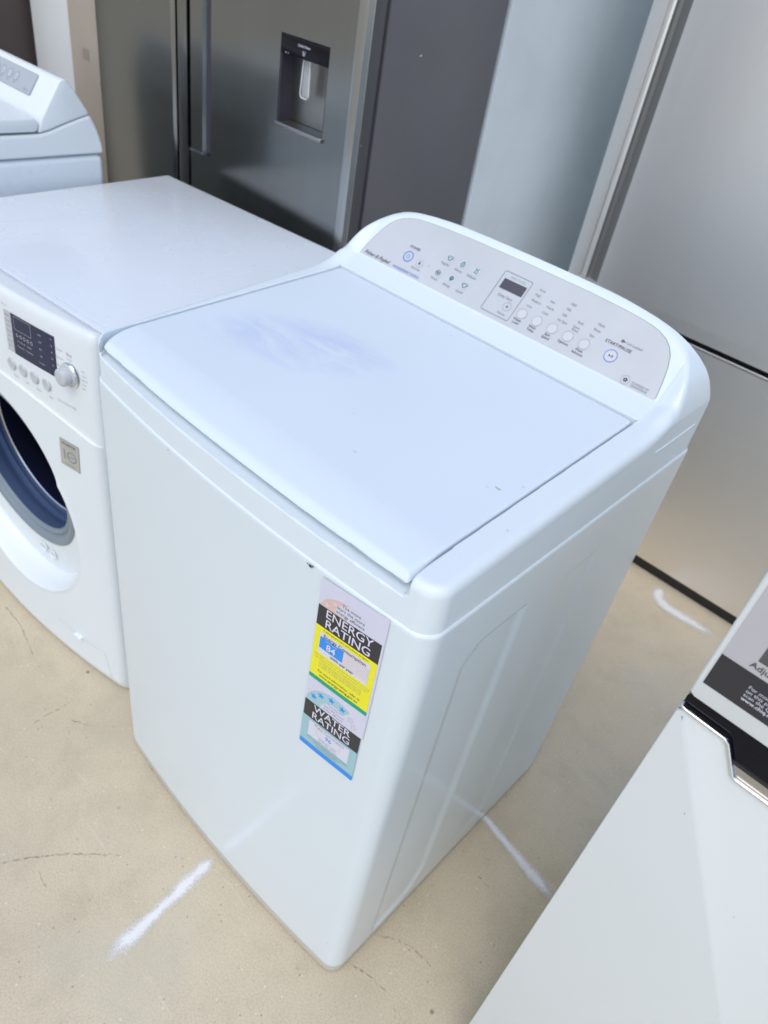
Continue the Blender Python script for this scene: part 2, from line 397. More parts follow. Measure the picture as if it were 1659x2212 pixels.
# white spray marks
def spray_mat():
    m = mat("white_spray_paint", (.84,.84,.83), .6); uv = N(m, "UVMap").outputs[0]; co = objco(m)
    s = N(m, "SeparateXYZ"); Lk(m, uv, s.inputs[0])
    e = math_(m, 'SUBTRACT', 1.0, math_(m, 'ABSOLUTE', s.outputs[1]), clamp=True)            # 1 in the middle of the stroke
    ends = math_(m, 'MINIMUM', math_(m, 'MULTIPLY', s.outputs[0], 5.0, clamp=True), math_(m, 'MULTIPLY', math_(m, 'SUBTRACT', 1.0, s.outputs[0]), 5.0, clamp=True))
    n = noise(m, 500, 2, .6, vec=co); n2 = noise(m, 28, 3, .6, vec=co)
    a = math_(m, 'MULTIPLY', math_(m, 'MULTIPLY', e, ends), math_(m, 'ADD', .5, n2.outputs[0]))
    a = math_(m, 'ADD', a, math_(m, 'MULTIPLY', math_(m, 'SUBTRACT', n.outputs[0], .5), .9))
    r = ramp(m, [(.16, (0,0,0)), (.80, (.90,.90,.90))]); Lk(m, a, r.inputs[0])
    Lk(m, r.outputs[0], bsdf(m).inputs["Alpha"]); return m
SPRAY = spray_mat()
def spray(pts, wds, label):
    n = 60; T = np.linspace(0, 1, n); k = np.linspace(0, 1, len(pts))
    X = np.interp(T, k, [p[0] for p in pts]); Y = np.interp(T, k, [p[1] for p in pts]); W = np.interp(T, k, wds)
    X = np.convolve(np.pad(X, 4, 'edge'), np.ones(9)/9, 'valid'); Y = np.convolve(np.pad(Y, 4, 'edge'), np.ones(9)/9, 'valid')
    tx, ty = np.gradient(X), np.gradient(Y); L = np.hypot(tx, ty); nx, ny = -ty/L, tx/L
    me = bpy.data.meshes.new("paint_mark"); V = []; F = []; UV = []
    for i in range(n):
        for s in (-1, 0, 1): V.append((X[i]+nx[i]*W[i]*s, Y[i]+ny[i]*W[i]*s, .0015)); UV.append((T[i], s))
    for i in range(n-1):
        for s in (0, 1): F.append((i*3+s, i*3+s+1, i*3+s+4, i*3+s+3))
    me.from_pydata(V, [], F); u = me.uv_layers.new(name="UVMap")
    for l in me.loops: u.data[l.index].uv = UV[l.vertex_index]
    tag(link("paint_mark", me, SPRAY), label, "paint mark", "white spray marks on the floor")
spray([(.022,-.015),(.025,-.04),(.028,-.08),(.036,-.146),(.038,-.20),(.047,-.255)], [.012,.018,.020,.015,.024,.018], "white spray paint stroke in front of the washing machine, running towards the viewer")
spray([(.24,.415),(.30,.402),(.358,.393),(.429,.381),(.50,.372)], [.010,.011,.013,.018,.022], "white spray paint stroke between the middle washer's side and the white fridge corner")
spray([(.236,1.325),(.229,1.30),(.237,1.272),(.265,1.256),(.305,1.256),(.358,1.260),(.44,1.268)], [.020,.026,.028,.028,.028,.024,.022], "hooked white spray paint stroke before the silver fridge's base")

# ================================================================== MAIN WASHER (top loader), local = world
WASH = tag(empty("top_load_washer"), "white top load washing machine with rating stickers on its front, in the middle", "washing machine")
BOW = .0150; WD = .5745; ZS = .8016
XLF = .2710                      # the left wall pulls in slightly towards the front
def wl(y): return XLF+(.299-XLF)*np.clip(y/.5, 0, 1)
def xe(x, y): return np.where(x < 0, x*(.3/wl(y)), x)
def fy(x): return -BOW*(1-np.clip(np.abs(np.where(np.asarray(x) < 0, x*(.3/XLF), x))/.3, 0, 1)**2)
def outline(hw, y0, y1, r, bow, off=0., nf=60, ns=90, nb=20):
    """closed plan outline, anticlockwise from front left; bowed front"""
    hw += off; y0 -= off; y1 += off; r += off; P = []
    def arc(cx, cy, a0, a1, n=10): return [(cx+r*math.cos(R(a0+(a1-a0)*i/n)), cy+r*math.sin(R(a0+(a1-a0)*i/n))) for i in range(n+1)]
    P += [(x, y0) for x in np.linspace(-hw+r, hw-r, nf)][:-1]; P += arc(hw-r, y0+r, -90, 0)
    P += [(hw, y) for y in np.linspace(y0+r, y1-r, ns)][1:-1]; P += arc(hw-r, y1-r, 0, 90)
    P += [(x, y1) for x in np.linspace(hw-r, -hw+r, nb)][1:-1]; P += arc(-hw+r, y1-r, 90, 180)
    P += [(-hw, y) for y in np.linspace(y1-r, y0+r, ns)][1:-1]; P += arc(-hw+r, y0+r, 180, 270)[:-1]
    P = np.array(P); t = np.clip(1-(P[:, 1]-y0)/.10, 0, 1); P[:, 1] += -bow*(1-np.clip(np.abs(P[:, 0])/hw, 0, 1)**2)*t
    if off > -1: P[:, 0] = np.where(P[:, 0] < 0, P[:, 0]*wl(P[:, 1])/.3, P[:, 0])
    return P
def sstep(a, b, x):
    t = np.clip((x-a)/(b-a), 0, 1); return t*t*(3-2*t)
def cabinet():
    O = outline(.3, .001, WD, .021, BOW, .0016); n = len(O)
    zs = np.concatenate([[.016, .018, .022], np.arange(.03, .72, .0075), np.arange(.72, ZS-.007, .003), ZS-.0055+.0045*np.sin(np.linspace(0, math.pi/2, 6))])
    C = np.array([0, WD/2]); rows = []
    for z in zs:
        P = O.copy()
        y, zz = P[:, 1], z
        # pressed panel on each side: two ramps and a chamfered top corner
        side = (np.where(P[:, 0] > 0, P[:, 0], -P[:, 0]*.3/wl(P[:, 1])) > .299).astype(float)
        yl = .083 + np.clip(zz-.700, 0, 1)*.9; yin = .189
        st = lambda v, w: np.clip(v/w+.5, 0, 1)
        zb = .036+np.clip(y-.094, 0, 1)*.25
        zb = np.where(y > .165, np.maximum(zb, .054+(y-.165)*1.9), zb)
        d = .0030*(st(y-yl, .003)-st(y-yin, .0042))*st(.727-zz, .004)*st(zz-zb, .006)
        d = d + .0016*(np.clip((y-.275)/.05, 0, 1)-st(y-.357, .005))*np.clip((.725-zz)/.008, 0, 1)*np.clip((zz-.06)/.03, 0, 1)
        d = d*side
        P[:, 0] -= np.sign(P[:, 0])*d
        ins = 0.
        if z > ZS-.0056: ins = .0045 - math.sqrt(max(0, .0045**2-(z-(ZS-.0055))**2))
        if z < .02: ins = .003*(.02-z)/.004
        if ins:
            v = P-C; P = P - v/np.linalg.norm(v, axis=1)[:, None]*ins*1.1
        rows.append(np.column_stack([P, np.full(n, z)]))
    V = np.concatenate(rows); F = []
    for i in range(len(zs)-1):
        a = np.arange(n); b = (a+1) % n; F.append(np.stack([i*n+a, i*n+b, (i+1)*n+b, (i+1)*n+a], 1))
    F = np.concatenate(F).tolist(); F.append(list(range(n))[::-1]); F.append([(len(zs)-1)*n+i for i in range(n)])
    me = bpy.data.meshes.new("cabinet"); me.from_pydata(V.tolist(), [], F); shade_auto(me, 50)
    return link("cabinet", me, ENAMEL, WASH)
cabinet()
# plinth ring and feet
O = outline(.3, .001, WD, .021, BOW, .0004); prism("base_plinth", [tuple(p) for p in O], 'z', .004, .0165, BASEM, WASH)
for fx in (-.24, .24):
    for f_y in (.05, .52):
        o = link("foot", prism_me("foot", [(fx+.018*math.cos(a), f_y+.018*math.sin(a)) for a in np.linspace(0, 2*math.pi, 17)[:-1]], 'z', 0, .0045), BLACK, WASH)

_xx = np.array([0, .06, .1, .14, .18, .22, .25, .27, .285, .30]); _zz = np.array([.9700, .9695, .9685, .967, .9642, .9585, .948, .935, .919, .895])
_pc = np.polyfit(np.concatenate([-_xx, _xx])**2, np.concatenate([_zz, _zz]), 5)
PZ, PY = .8887, .4525
def lidplane(y): return .8584 + (y-.05)*.0430
def deck_h(x, y):
    ax_ = np.abs(x)
    rimk = sstep(.2655, .285, ax_)
    a = smax(smax(lidplane(y)+.0008, .8745+(y-.413)*.378, .004), PZ+(y-PY)*1.1111+.0012*sstep(.2655, .268, ax_), .003)
    a = a + rimk*.006*sstep(.375, .44, y)
    c = np.polyval(_pc, np.minimum(x*x, .0925))
    sd = sstep(.12, .30, ax_)
    b = .9700-(y-(.5285-.014*sd))*(2.4-.4*sd)
    return smin(smin(a, c, .010), b, .010)
def tuck(y, x): return np.where(x < 0, .015, -.004)*np.clip((.030-y)/.036, 0, 1.1)**2.0      # front corners of the lid curve inwards
def rbox2(x, y, x0, x1, y0, y1, r):
    qx = np.abs(x-(x0+x1)/2)-((x1-x0)/2-r); qy = np.abs(y-(y0+y1)/2)-((y1-y0)/2-r)
    return np.hypot(np.maximum(qx, 0), np.maximum(qy, 0))+np.minimum(np.maximum(qx, qy), 0)-r
def deck_f(x, y, z):
    yy = y - fy(x)*np.clip(1-y/.10, 0, 1)
    xx = xe(x, y)
    d2 = rbox2(xx, yy, -.2992, .2992, 0.0015, WD-.0005, .022) + np.clip(z-.880, 0, 1)*.16*sstep(.30, .42, y)
    h = deck_h(xx, y); sl = np.where(y > .44, .68, .99)
    g = (z-h)*sl
    f = smax(d2, g, .012)
    f = np.maximum(f, .7960-z)
    # recess under the lid
    pk = np.maximum(np.maximum(np.abs(x)-.2632+tuck(y, x), y-.4175), np.maximum(lidplane(y)-.013-z, -(y-.012)))
    f = smax(f, -pk, .0012)
    # finger scoop along the front
    yb = .013+fy(x)*.8
    ex = np.abs(x)-.2632+tuck(y, x)
    sc1 = np.maximum(np.maximum(ex, .8368-z), np.maximum(y-.06, -y-.1))
    cyl = np.hypot((y-yb+.0085)*.62, z-.8620)-.0295
    # rounded scoop ends
    sc2 = smax(np.maximum(cyl, y-.05), ex+.002, .006)
    f = smax(f, -sc1, .0022)
    f = smax(f, -sc2, .0015)
    return f
deck = link("top_deck", iso_me("top_deck", deck_f, (-.306, -.022, .791), (.306, .582, .980), .0022), PLASTIC, WASH)

def lid_f(x, y, z):
    x = x*.2602/(.2602-tuck(y, x))
    s = np.clip((.056-y)/.062, 0, 1.2)
    top = lidplane(y)+.0003-.0078*s**1.5
    d2 = rbox2(x, y-(fy(x)*.62)*np.clip(1-y/.12, 0, 1), -.2602, .2602, .0040, .4142, .006)
    g = z-top
    f = smax(d2, g, .0035+.0105*np.clip((.04-y)/.035, 0, 1))
    bot = top-.0105+.0025*np.clip((.02-y)/.02, 0, 1)
    return smax(f, bot-z, .002)
lid = link("lid", iso_me("lid", lid_f, (-.265, -.020, .834), (.265, .420, .880), .0020), LID, WASH)

# console face: plane through (PY,PZ), sloping back
_up = np.array([0, .9, 1.0]); _up /= np.linalg.norm(_up); _nn = np.array([0, -_up[2], _up[1]])
def pan(u, v, l): return tuple(np.array([0, PY, PZ]) + np.array([1,0,0])*u + _up*v + _nn*(.0012+l*.00025))
def panel_outline(grow=0.):
    T = [(0,.0947),(.1,.0940),(.15,.0922),(.18,.0902),(.2,.088),(.215,.0845),(.228,.079),(.237,.072),(.245,.062),(.251,.048),(.256,.030),(.260,.012),(.262,.0005)]
    T = [(a+grow, b+grow*.8) for a, b in T]; T[-1] = (T[-1][0], -grow*.6)
    P = T + [(-a, b) for a, b in T[::-1] if a > 0 or True]
    return P
def plate_me(name, P, l0, l1):
    V = [pan(u, v, l1) for u, v in P]+[pan(u, v, l0) for u, v in P]; n = len(P)
    F = [tuple(range(n))]+[(i, n+i, n+(i+1) % n, (i+1) % n) for i in range(n)]
    me = bpy.data.meshes.new(name); me.from_pydata(V, [], F); return me
_po = [p for i, p in enumerate(panel_outline()) if i == 0 or math.dist(p, panel_outline()[i-1]) > 1e-6]
_pg = [p for i, p in enumerate(panel_outline(.0009)) if i == 0 or math.dist(p, panel_outline(.0009)[i-1]) > 1e-6]
cons = link("control_panel", plate_me("control_panel", _po, -10, -3), PANELGREY, WASH)
link("panel_gasket", plate_me("panel_gasket", _pg, -12, -4.5), PANELTHIN, cons)

PANELRAISE = mat("button_film", (.60,.615,.62), .35)
HALO = mat("button_halo", (.53,.585,.60), .4)
pr = Print(pan)
IS = .0052
pr.text("Fisher & Paykel", -.2275, .0083, .0084, INKDARK, shear=.3)
pr.text("WASHSMART 8.5KG", -.166, .0073, .0060, INKBLUE, shear=.05)
pr.text("POWER", -.1755, .0458, .0058, INKDARK)
q_ = Print(pan); q_.ring(-.178, .0301, .0072, .0088, RINGBLUE); q_.ring(-.178, .0301, .0026, .0032, INKGREY, a0=-240, a1=60); q_.line([(-.178, .0296), (-.178, .0340)], .0006, INKGREY); q_.disc(-.178, .0301, .0072, HALO, -1.5); q_.build("power_button", cons)
q_ = Print(pan); q_.disc(-.1532, .028, .0060, HALO, -1.5); q_.ring(-.1532, .028, .0060, .0064, INKPALE); q_.poly([(-.1532,.0318),(-.1516,.0278),(-.1520,.0262),(-.1532,.0254),(-.1544,.0262),(-.1548,.0278)], INKDARK); q_.build("soil_button", cons)
pr.text("Normal", -.1542, .0181, IS, INKGREY); pr.disc(-.1365, .0303, .0009, INKGREY, n=12)
INKICON = mat("ink_icon_teal", (.09,.17,.21), .6)
def icon_button(u, v, kind):
    b = Print(pan); b.disc(u, v, .0068, HALO, -1.5); L = lambda pts: b.line([(u+x, v+y) for x, y in pts], .0010, INKICON)
    if kind == 'shirt': L([(-.0022,-.0032),(-.0022,.0006),(-.0042,-.0002),(-.0049,.0019),(-.0019,.0036),(0,.0025),(.0019,.0036),(.0049,.0019),(.0042,-.0002),(.0022,.0006),(.0022,-.0032),(-.0022,-.0032)])
    if kind == 'basket': b.ring(u, v-.0006, .0030, .0039, INKICON); b.ring(u, v-.0006, .0011, .0019, INKICON); L([(-.0020,.0030),(.0007,.0045),(.0025,.0028)])
    if kind == 'dress': L([(-.0027,.0050),(-.0015,.0021),(-.0027,-.0034),(.0023,-.0034),(.0015,.0021),(.0029,.0050)]); L([(-.0015,.0021),(.0015,.0021)])
    if kind == 'wool': b.ring(u, v, .0032, .0042, INKICON); L([(-.0033,.0009),(0,-.0005),(.0033,.0009)]); b.ring(u, v, .0011, .0019, INKICON)
    if kind == 'flower':
        for a in range(6): b.disc(u+.0024*math.cos(R(60*a)), v+.0011+.0024*math.sin(R(60*a)), .0014, INKICON, n=10)
        L([(0,.0011),(-.0008,-.0042)])
    b.build("program_button", cons)
for u, v, k in ((-.1121,.0546,'shirt'),(-.0875,.0544,'basket'),(-.0613,.0539,'dress'),(-.1157,.0277,'wool'),(-.0902,.0279,'flower'),(-.0647,.0274,'shirt')): icon_button(u, v, k)
for t, u, v in (("Regular",-.114,.0442),("Heavy",-.0884,.0436),("Delicate",-.0633,.0433),("Wool",-.1161,.0172),("Allergy",-.0913,.0166),("Quick",-.0663,.0164)): pr.text(t, u, v, IS, INKGREY)
def rrect(u0, v0, u1, v1, r, n=5):
    P = []
    for cu, cv, a in ((u1-r, v0+r, -90), (u1-r, v1-r, 0), (u0+r, v1-r, 90), (u0+r, v0+r, 180)):
        P += [(cu+r*math.cos(R(a+90*i/n)), cv+r*math.sin(R(a+90*i/n))) for i in range(n+1)]
    return P
q = rrect(-.0215, .0093, .0265, .0732, .0028); pr.line(q+[q[0]], .00075, INKGREY)
q_ = Print(pan); q_.poly(rrect(-.0155, .0476, .0230, .0626, .0007), LCD, 1); q_.build("display_window", cons)
pr.text("TIME TO GO", .0040, .0672, .0046, INKPALE); pr.text("Delay Start", .0020, .0381, .0054, INKGREY)
pr.ring(.0133, .0272, .0061, .0067, INKPALE); pr.line([(.0113,.0272),(.0153,.0272)], .0008, INKDARK); pr.line([(.0133,.0252),(.0133,.0292)], .0008, INKDARK)
pr.text("Hours", .0115, .0150, .0052, INKGREY)
for t, u, v in (("Auto",.0457,.0686),("High",.0441,.0601),("Medium",.0469,.0511),("Low",.042,.0414),("Hot",.0681,.0602),("Warm",.0702,.0511),("Cold",.068,.0419),("1000",.096,.069),("700",.0943,.0602),("500",.0941,.051),("Air Spin",.0965,.0422),
                ("Soak",.1201,.051),("Extra",.1187,.0431),("Rinse",.1195,.0388),("Wash",.1466,.0599),("Rinse",.1457,.0514),("Spin",.144,.042)):
    pr.text(t, u, v, .0048, INKGREY)
for (u, a, b) in ((.0392,"Water","Level"),(.0646,"Wash","Temp"),(.090,"Spin","Speed"),(.1154,"Options",""),(.1411,"Wash","Advance")):
    q_ = Print(pan); q_.disc(u, .0275, .0070, PANELRAISE, -1.5); q_.ring(u, .0275, .0069, .0076, INKPALE); q_.build("selector_button", cons)
    if b: pr.text(a, u-.0006, .0172, .0050, INKDARK); pr.text(b, u-.0008, .0124, .0050, INKDARK)
    else: pr.text(a, u-.0004, .0168, .0050, INKDARK)
pr.text("START/PAUSE", .1820, .0448, .0064, INKDARK)
q_ = Print(pan); q_.disc(.1809, .0291, .0080, PANELRAISE, -1.5); q_.ring(.1809, .0291, .0079, .0089, RINGBLUE); q_.poly([(.1782,.0310),(.1782,.0270),(.1806,.0290)], INKDARK)
q_.line([(.1822,.0308),(.1822,.0272)], .0008, INKDARK); q_.line([(.1838,.0308),(.1838,.0272)], .0008, INKDARK); q_.build("start_button", cons)
pr.ring(.1833, .0532, .0008, .0020, INKDARK); pr.line([(.1850,.0532),(.1880,.0532)], .0008, INKDARK); pr.text("Lid Locked", .2010, .0530, .0050, INKGREY)
pr.ring(.2157, .0100, .0058, .0063, INKPALE)
for a in range(5): pr.disc(.2157+.0019*math.cos(R(72*a+90)), .0100+.0019*math.sin(R(72*a+90)), .0011, INKDARK, n=10)
pr.text("POWERED BY", .2370, .0106, .0040, INKGREY); pr.text("SMARTDRIVE", .2370, .0066, .0040, INKGREY)
tag(pr.build("panel_lettering", cons), kind="stuff")

# thin mould line along the console's sides and a nick of chipped paint on the front seam
for s in (-1, 1):
    link("mould_line", tube_me("mould_line", [(s*.2992, .42, .8475), (s*.2996, .46, .8475), (s*.2994, .50, .8478), (s*.299, .535, .8482)], .0011, 8), PLASTIC, WASH)
CHIP = mat("chip_dark_metal", (.05,.045,.04), .8)
def chip(x, z, s, m=CHIP, name="paint_chip"):
    P = [(x+s*(.5+.6*random.random())*math.cos(a)*1.3, z+s*(.5+.6*random.random())*math.sin(a)*.7) for a in np.linspace(0, 2*math.pi, 10)[:-1]]
    y = float(fy(x))-.0016-.0006
    me = bpy.data.meshes.new(name); me.from_pydata([(a, y, b) for a, b in P], [], [tuple(range(len(P)))]); link(name, me, m, WASH)
chip(.1550, .7945, .0026); chip(.1580, .7962, .0016); chip(.1510, .7955, .0011); chip(-.086, .7960, .0010); chip(.278, .098, .0012)
# rating stickers on the bowed front
X0, X1 = .1725, .2555
def fs(x, z, l): return (x, float(fy(x))-.0016-.0004-l*.0002, z+.07*(x-X0))
lb = Print(fs); cx = (X0+X1)/2; L_ = X1-X0
lb.rect(X0-.0005, .600, X1+.0025, .7930, LILAC, 0)
# faded red quarter arc with stars above the black band
lb.poly([(X0, .7555)]+[(X0+.003+.034*(1-math.cos(R(a)))*1., .7555+.0215*math.sin(R(a))) for a in range(10, 91, 10)]+[(X0+.0375,.770),(X0+.0365,.7635),(X0+.0375,.7555)], PINK, .6)
for u, v in ((X0+.0105,.7605),(X0+.0205,.7685),(X0+.0330,.7715)): lb.star(u, v, .0045, PINKL, 1.2)
lb.disc(cx+.001, .7555, .0215, LILAC, .9, a0=0, a1=180)
for i, t in enumerate(("The more", "stars the more", "energy efficient")): lb.text(t, cx, .7725-.0058*i, .0060, INKDARK, 1.5)
lb.rect(X0, .7265, X1, .7555, K_, 1)
lb.text("ENERGY", cx+.0005, .7482, .0165, W_, 2, bold=.008, sx=1.02); lb.text("RATING", cx+.0005, .7342, .0165, W_, 2, bold=.008, sx=1.02)
lb.rect(X0, .648, X1, .7265, Y_, 1); lb.rect(X0, .6415, X1, .648, G_, 1)
lb.text("A joint government and industry program", cx, .7232, .0036, INKDARK, 2)
lb.rect(X0+.0075, .6870, X1-.0075, .7190, W_, 2); 
lb.text("Energy Consumption", cx, .7155, .0068, INKDARK, 4, bold=.004)
lb.rect(X0+.0085, .6955, X0+.0410, .7128, B_, 3); lb.text("84", X0+.0245, .7020, .0130, W_, 4, bold=.02); lb.text("warm wash", X0+.0245, .7104, .0034, W_, 4)
lb.rect(X0+.0415, .6925, X1-.0085, .7120, PINKL, 3); lb.text("585", X1-.0250, .7010, .0120, W_, 4, bold=.02)
lb.text("kWh per year", cx, .6915, .0056, INKDARK, 4, bold=.01)
for i, t in enumerate(("When tested in accordance with standard. Actual energy use and running", "costs will depend on how you use the appliance. Compare with others")): lb.text(t, cx, .6830-.0042*i, .0026, INKGREY, 2)
for i in range(3): lb.text("of a similar size, program and spin performance only.", cx, .6745-.0035*i, .0028, INKGREY, 2)
lb.text("For more information, refer to", cx, .6590, .0048, INKDARK, 2, bold=.006); lb.text("www.energyrating.gov.au", cx, .6530, .0054, INKDARK, 2, bold=.01)
lb.build("energy_rating_sticker", WASH)
# water rating half
lb = Print(fs); lb.rect(X0-.001, .517, X1, .605, TEAL, .3)
arc = [(X0+.002+.0765*(i/24), .600+.0295*math.sqrt(max(0, 1-((i/24-.5)*2)**2))) for i in range(25)]
lb.rect(X0-.0005, .600, X1+.0015, .6405, LILAC, .5); 
lb.poly([(X0+.0015,.600)]+[(cx-.001-.040*math.cos(R(a)), .600+.033*math.sin(R(a))) for a in range(4, 125, 6)]+[(cx+.006,.606),(cx-.002,.600)], TEAL2, .8)
for a in (22, 52, 82, 112): lb.star(cx-.001-.0315*math.cos(R(a)), .6035+.0225*math.sin(R(a)), .0052, B_, 1.4)
for a in (142, 165):
    q = [(cx-.001-.0315*math.cos(R(a))+(.0048 if i % 2 == 0 else .0021)*math.cos(R(90+36*i)), .6035+.0225*math.sin(R(a))+(.0048 if i % 2 == 0 else .0021)*math.sin(R(90+36*i))) for i in range(11)]; lb.line(q, .0004, INKPALE, 1.4)
lb.disc(cx, .600, .0195, LILAC, 1.2, a0=0, a1=180)
for i, t in enumerate(("The more", "stars the more", "water efficient")): lb.text(t, cx, .6155-.0050*i, .0050, INKGREY, 1.5)
lb.rect(X0, .5715, X1, .6005, K_, 1.6)
lb.text("WATER", cx, .5932, .0160, W_, 2.2, bold=.008); lb.text("RATING", cx, .5795, .0160, W_, 2.2, bold=.008)
lb.rect(X0, .5165, X1, .5250, B_, 1.6)
lb.rect(X0+.0105, .5400, X1-.0105, .5680, W_, 1.6); lb.text("Water Consumption", cx, .5645, .0056, INKGREY, 2.4)
lb.rect(X0+.0235, .5500, X1-.0235, .5612, W_, 2); q = [(X0+.0235,.5500),(X1-.0235,.5500),(X1-.0235,.5612),(X0+.0235,.5612),(X0+.0235,.5500)]; lb.line(q, .0004, INKPALE, 2.2)
lb.text("96", cx, .5556, .0098, B_, 2.6, bold=.01); lb.text("litres per wash", cx, .5468, .0044, INKGREY, 2.6); lb.text("regular wash, full load", cx, .5425, .0034, INKGREY, 2.6)
for i, t in enumerate(("When tested in accordance with the standard", "For more information, refer to", "www.waterrating.gov.au")): lb.text(t, cx, .5365-.0036*i, .0034, INKGREY, 2)
lb.build("water_rating_sticker", WASH)

# small dirt specks and a smear on the deck
DIRT = mat("dirt_speck", (.54,.53,.46), .8)
for i, (x, y, s) in enumerate(((.236,.167,.0030),(.228,.160,.0012),(.252,.191,.0016),(.283,.121,.0017),(-.013,.388,.0015),(.047,.141,.0012),(.101,.091,.0018))):
    z = float(lidplane(y))+.0011
    P = [(x+s*(.4+.7*random.random())*math.cos(a)*1.5, y+s*(.4+.7*random.random())*math.sin(a)*.6, z) for a in np.linspace(0, 2*math.pi, 9)[:-1]]
    me = bpy.data.meshes.new("dirt_speck"); me.from_pydata(P, [], [tuple(range(8))]); link("dirt_speck", me, DIRT, lid)

# ================================================================== NEIGHBOUR: front loader with its door open
A5 = R(4.5); FL = tag(empty("front_load_washer", (-.367, .046, 0), A5), "white front load washing machine with navy display, its round drum opening showing", "washing machine")
FW, FD, FH = .565, .576, .790
def ny(x): return -.022*(1-np.clip(np.abs((x+FW/2)/(FW/2)), 0, 1)**2)
def seamz(x): return .607+.038*(1-np.clip(np.abs((x+FW/2)/(FW/2)), 0, 1)**2.0)
def cornery(x, r=.018):
    e = np.maximum(0, np.maximum(x, -FW-x)+r); e = np.minimum(e, r); return r-np.sqrt(np.maximum(0, r*r-e*e))
# side / back / top carcass
def shell_me():
    # folded sheet: sides, back, floor and top rails, open at the front where the fascia and front panel close it
    bm = bmesh.new()
    for a, b in (((-.012, .03, .018), (0, FD, FH-.018)), ((-FW, .03, .018), (-FW+.012, FD, FH-.018)), ((-FW+.012, FD-.012, .018), (-.012, FD, FH-.018)), ((-FW+.012, .03, .018), (-.012, FD-.012, .030)), ((-FW+.012, .03, FH-.030), (-.012, FD-.012, FH-.018))):
        t = bmesh.ops.create_cube(bm, size=1)
        for v in t['verts']: v.co = Vector([a[i]+(v.co[i]+.5)*(b[i]-a[i]) for i in range(3)])
    me = bpy.data.meshes.new("cabinet"); bm.to_mesh(me); bm.free(); return me
link("cabinet", shell_me(), ENAMEL2, FL)
link("top_panel", box_me("top_panel", (-FW-.001, .030, FH-.0165), (.001, FD+.004, FH), .004, 3), ENAMEL2, FL)
tr = [(-FW+.008, .040), (-.008, .040), (-.008, FD-.006), (-FW+.008, FD-.006)]
prism("top_inset", tr, 'z', FH+.0005, FH+.0022, ENAMEL2, FL, .0015)
for fx in (-FW+.05, -.05):
    for f_y in (.07, FD-.05): prism("foot", [(fx+.02*math.cos(a), f_y+.02*math.sin(a)) for a in np.linspace(0, 2*math.pi, 17)[:-1]], 'z', 0, .019, BLACK, FL)
# fascia (control strip) as a solid with rounded front edge
def fascia_f(x, y, z):
    yy = y-ny(x)*np.clip(1-y/.05, 0, 1)
    d2 = rbox2(x, yy, -FW-.0005, .0005, 0, .20, .018)
    d2 = np.maximum(d2, y-.0295)
    top = FH+.006-.0*x
    f = smax(d2, z-top+.05*np.clip(.03-y, 0, 1)*0, .018)
    lean = y - (ny(x) + .0 + np.clip(z-.70, 0, 1)*.06)
    f = smax(f, -lean-0.0, .01)
    return smax(f, (.590)-z, .001)
link("control_fascia", iso_me("control_fascia", fascia_f, (-FW-.006, -.032, .586), (.006, .034, .802), .0026), PLASTIC2, FL)
fas = FL
# lower front panel: height field with dished surround and round hole
HC = (-.283, .428); HR = .178; DC = (-.293, .362); DR = .214
def hole_y(z): return -.002 + (HC[1]-z)*.085
def front_y(x, z):
    y0 = ny(x)+cornery(x)-.0014
    dA = np.hypot(x-DC[0], z-DC[1]); dB = np.hypot(x-HC[0], z-HC[1])
    inA = sstep(DR, DR-.016, dA); t = np.clip((dB-HR)/.07, 0, 1)
    dish = hole_y(z)+.004*t - (.0)*t
    dish = np.maximum(dish, y0+.006)
    y = y0*(1-inA) + (y0+ (dish-y0)*1.0)*inA
    y = y - .0018*np.exp(-((dA-DR-.001)/.003)**2)
    toe = np.clip((.035-z)/.03, 0, 1); return y+.010*toe**2
nx_, nz_ = 230, 260
xs = np.linspace(-FW, 0, nx_); X = np.repeat(xs[:, None], nz_, 1)
tz = np.linspace(0, 1, nz_)[None, :]; Z = .008 + tz*(seamz(X)-.008)
dB = np.hypot(X-HC[0], Z-HC[1]); near = (dB < HR) & (dB > HR-.0045)
sc = np.where(near, HR/np.maximum(dB, 1e-6), 1); X2 = HC[0]+(X-HC[0])*sc; Z2 = HC[1]+(Z-HC[1])*sc
P = np.stack([X2, front_y(X2, Z2), Z2], -1)
ins = dB <= HR-.0045
msk = ~(ins[:-1,:-1] | ins[1:,:-1] | ins[1:,1:] | ins[:-1,1:])
# closing returns at the sides and top edge
P = np.concatenate([np.stack([X[:1]*0-FW, X[:1]*0+.031, Z[:1]], -1), P, np.stack([X[-1:]*0, X[-1:]*0+.031, Z[-1:]], -1)], 0)
msk = np.concatenate([np.ones((1, nz_-1), bool), msk, np.ones((1, nz_-1), bool)], 0)
P = np.concatenate([P[:, :1]*np.array([1,0,1])+np.array([0,.031,0]), P, (P[:, -1:]+np.array([0,.004,.0015]))], 1)
msk = np.concatenate([np.ones((msk.shape[0], 1), bool), msk, np.ones((msk.shape[0], 1), bool)], 1)
fp = link("front_panel", grid_me("front_panel", P, msk), PLASTIC2, FL)
shade_auto(fp.data, 40)
tilt = math.atan(.085)
def ring_part(name, prof, m, parent=FL):
    o = link(name, lathe_me(name, prof), m, parent); o.location = (HC[0], -.002, HC[1]); o.rotation_euler = (tilt, 0, 0); return o
gk = ring_part("door_gasket", [(.183,.004),(.180,-.001),(.176,-.0035),(.170,-.004),(.165,-.001),(.163,.004),(.1605,.006),(.157,.004),(.153,.003),(.149,.006),(.147,.010)], GASKET)
ring_part("gasket_sleeve", [(.147,.009),(.1485,.022),(.150,.034),(.153,.037),(.153,.041),(.149,.042),(.146,.0425),(.1455,.047),(.149,.050),(.149,.055),(.145,.057),(.143,.058)], GASKIN)
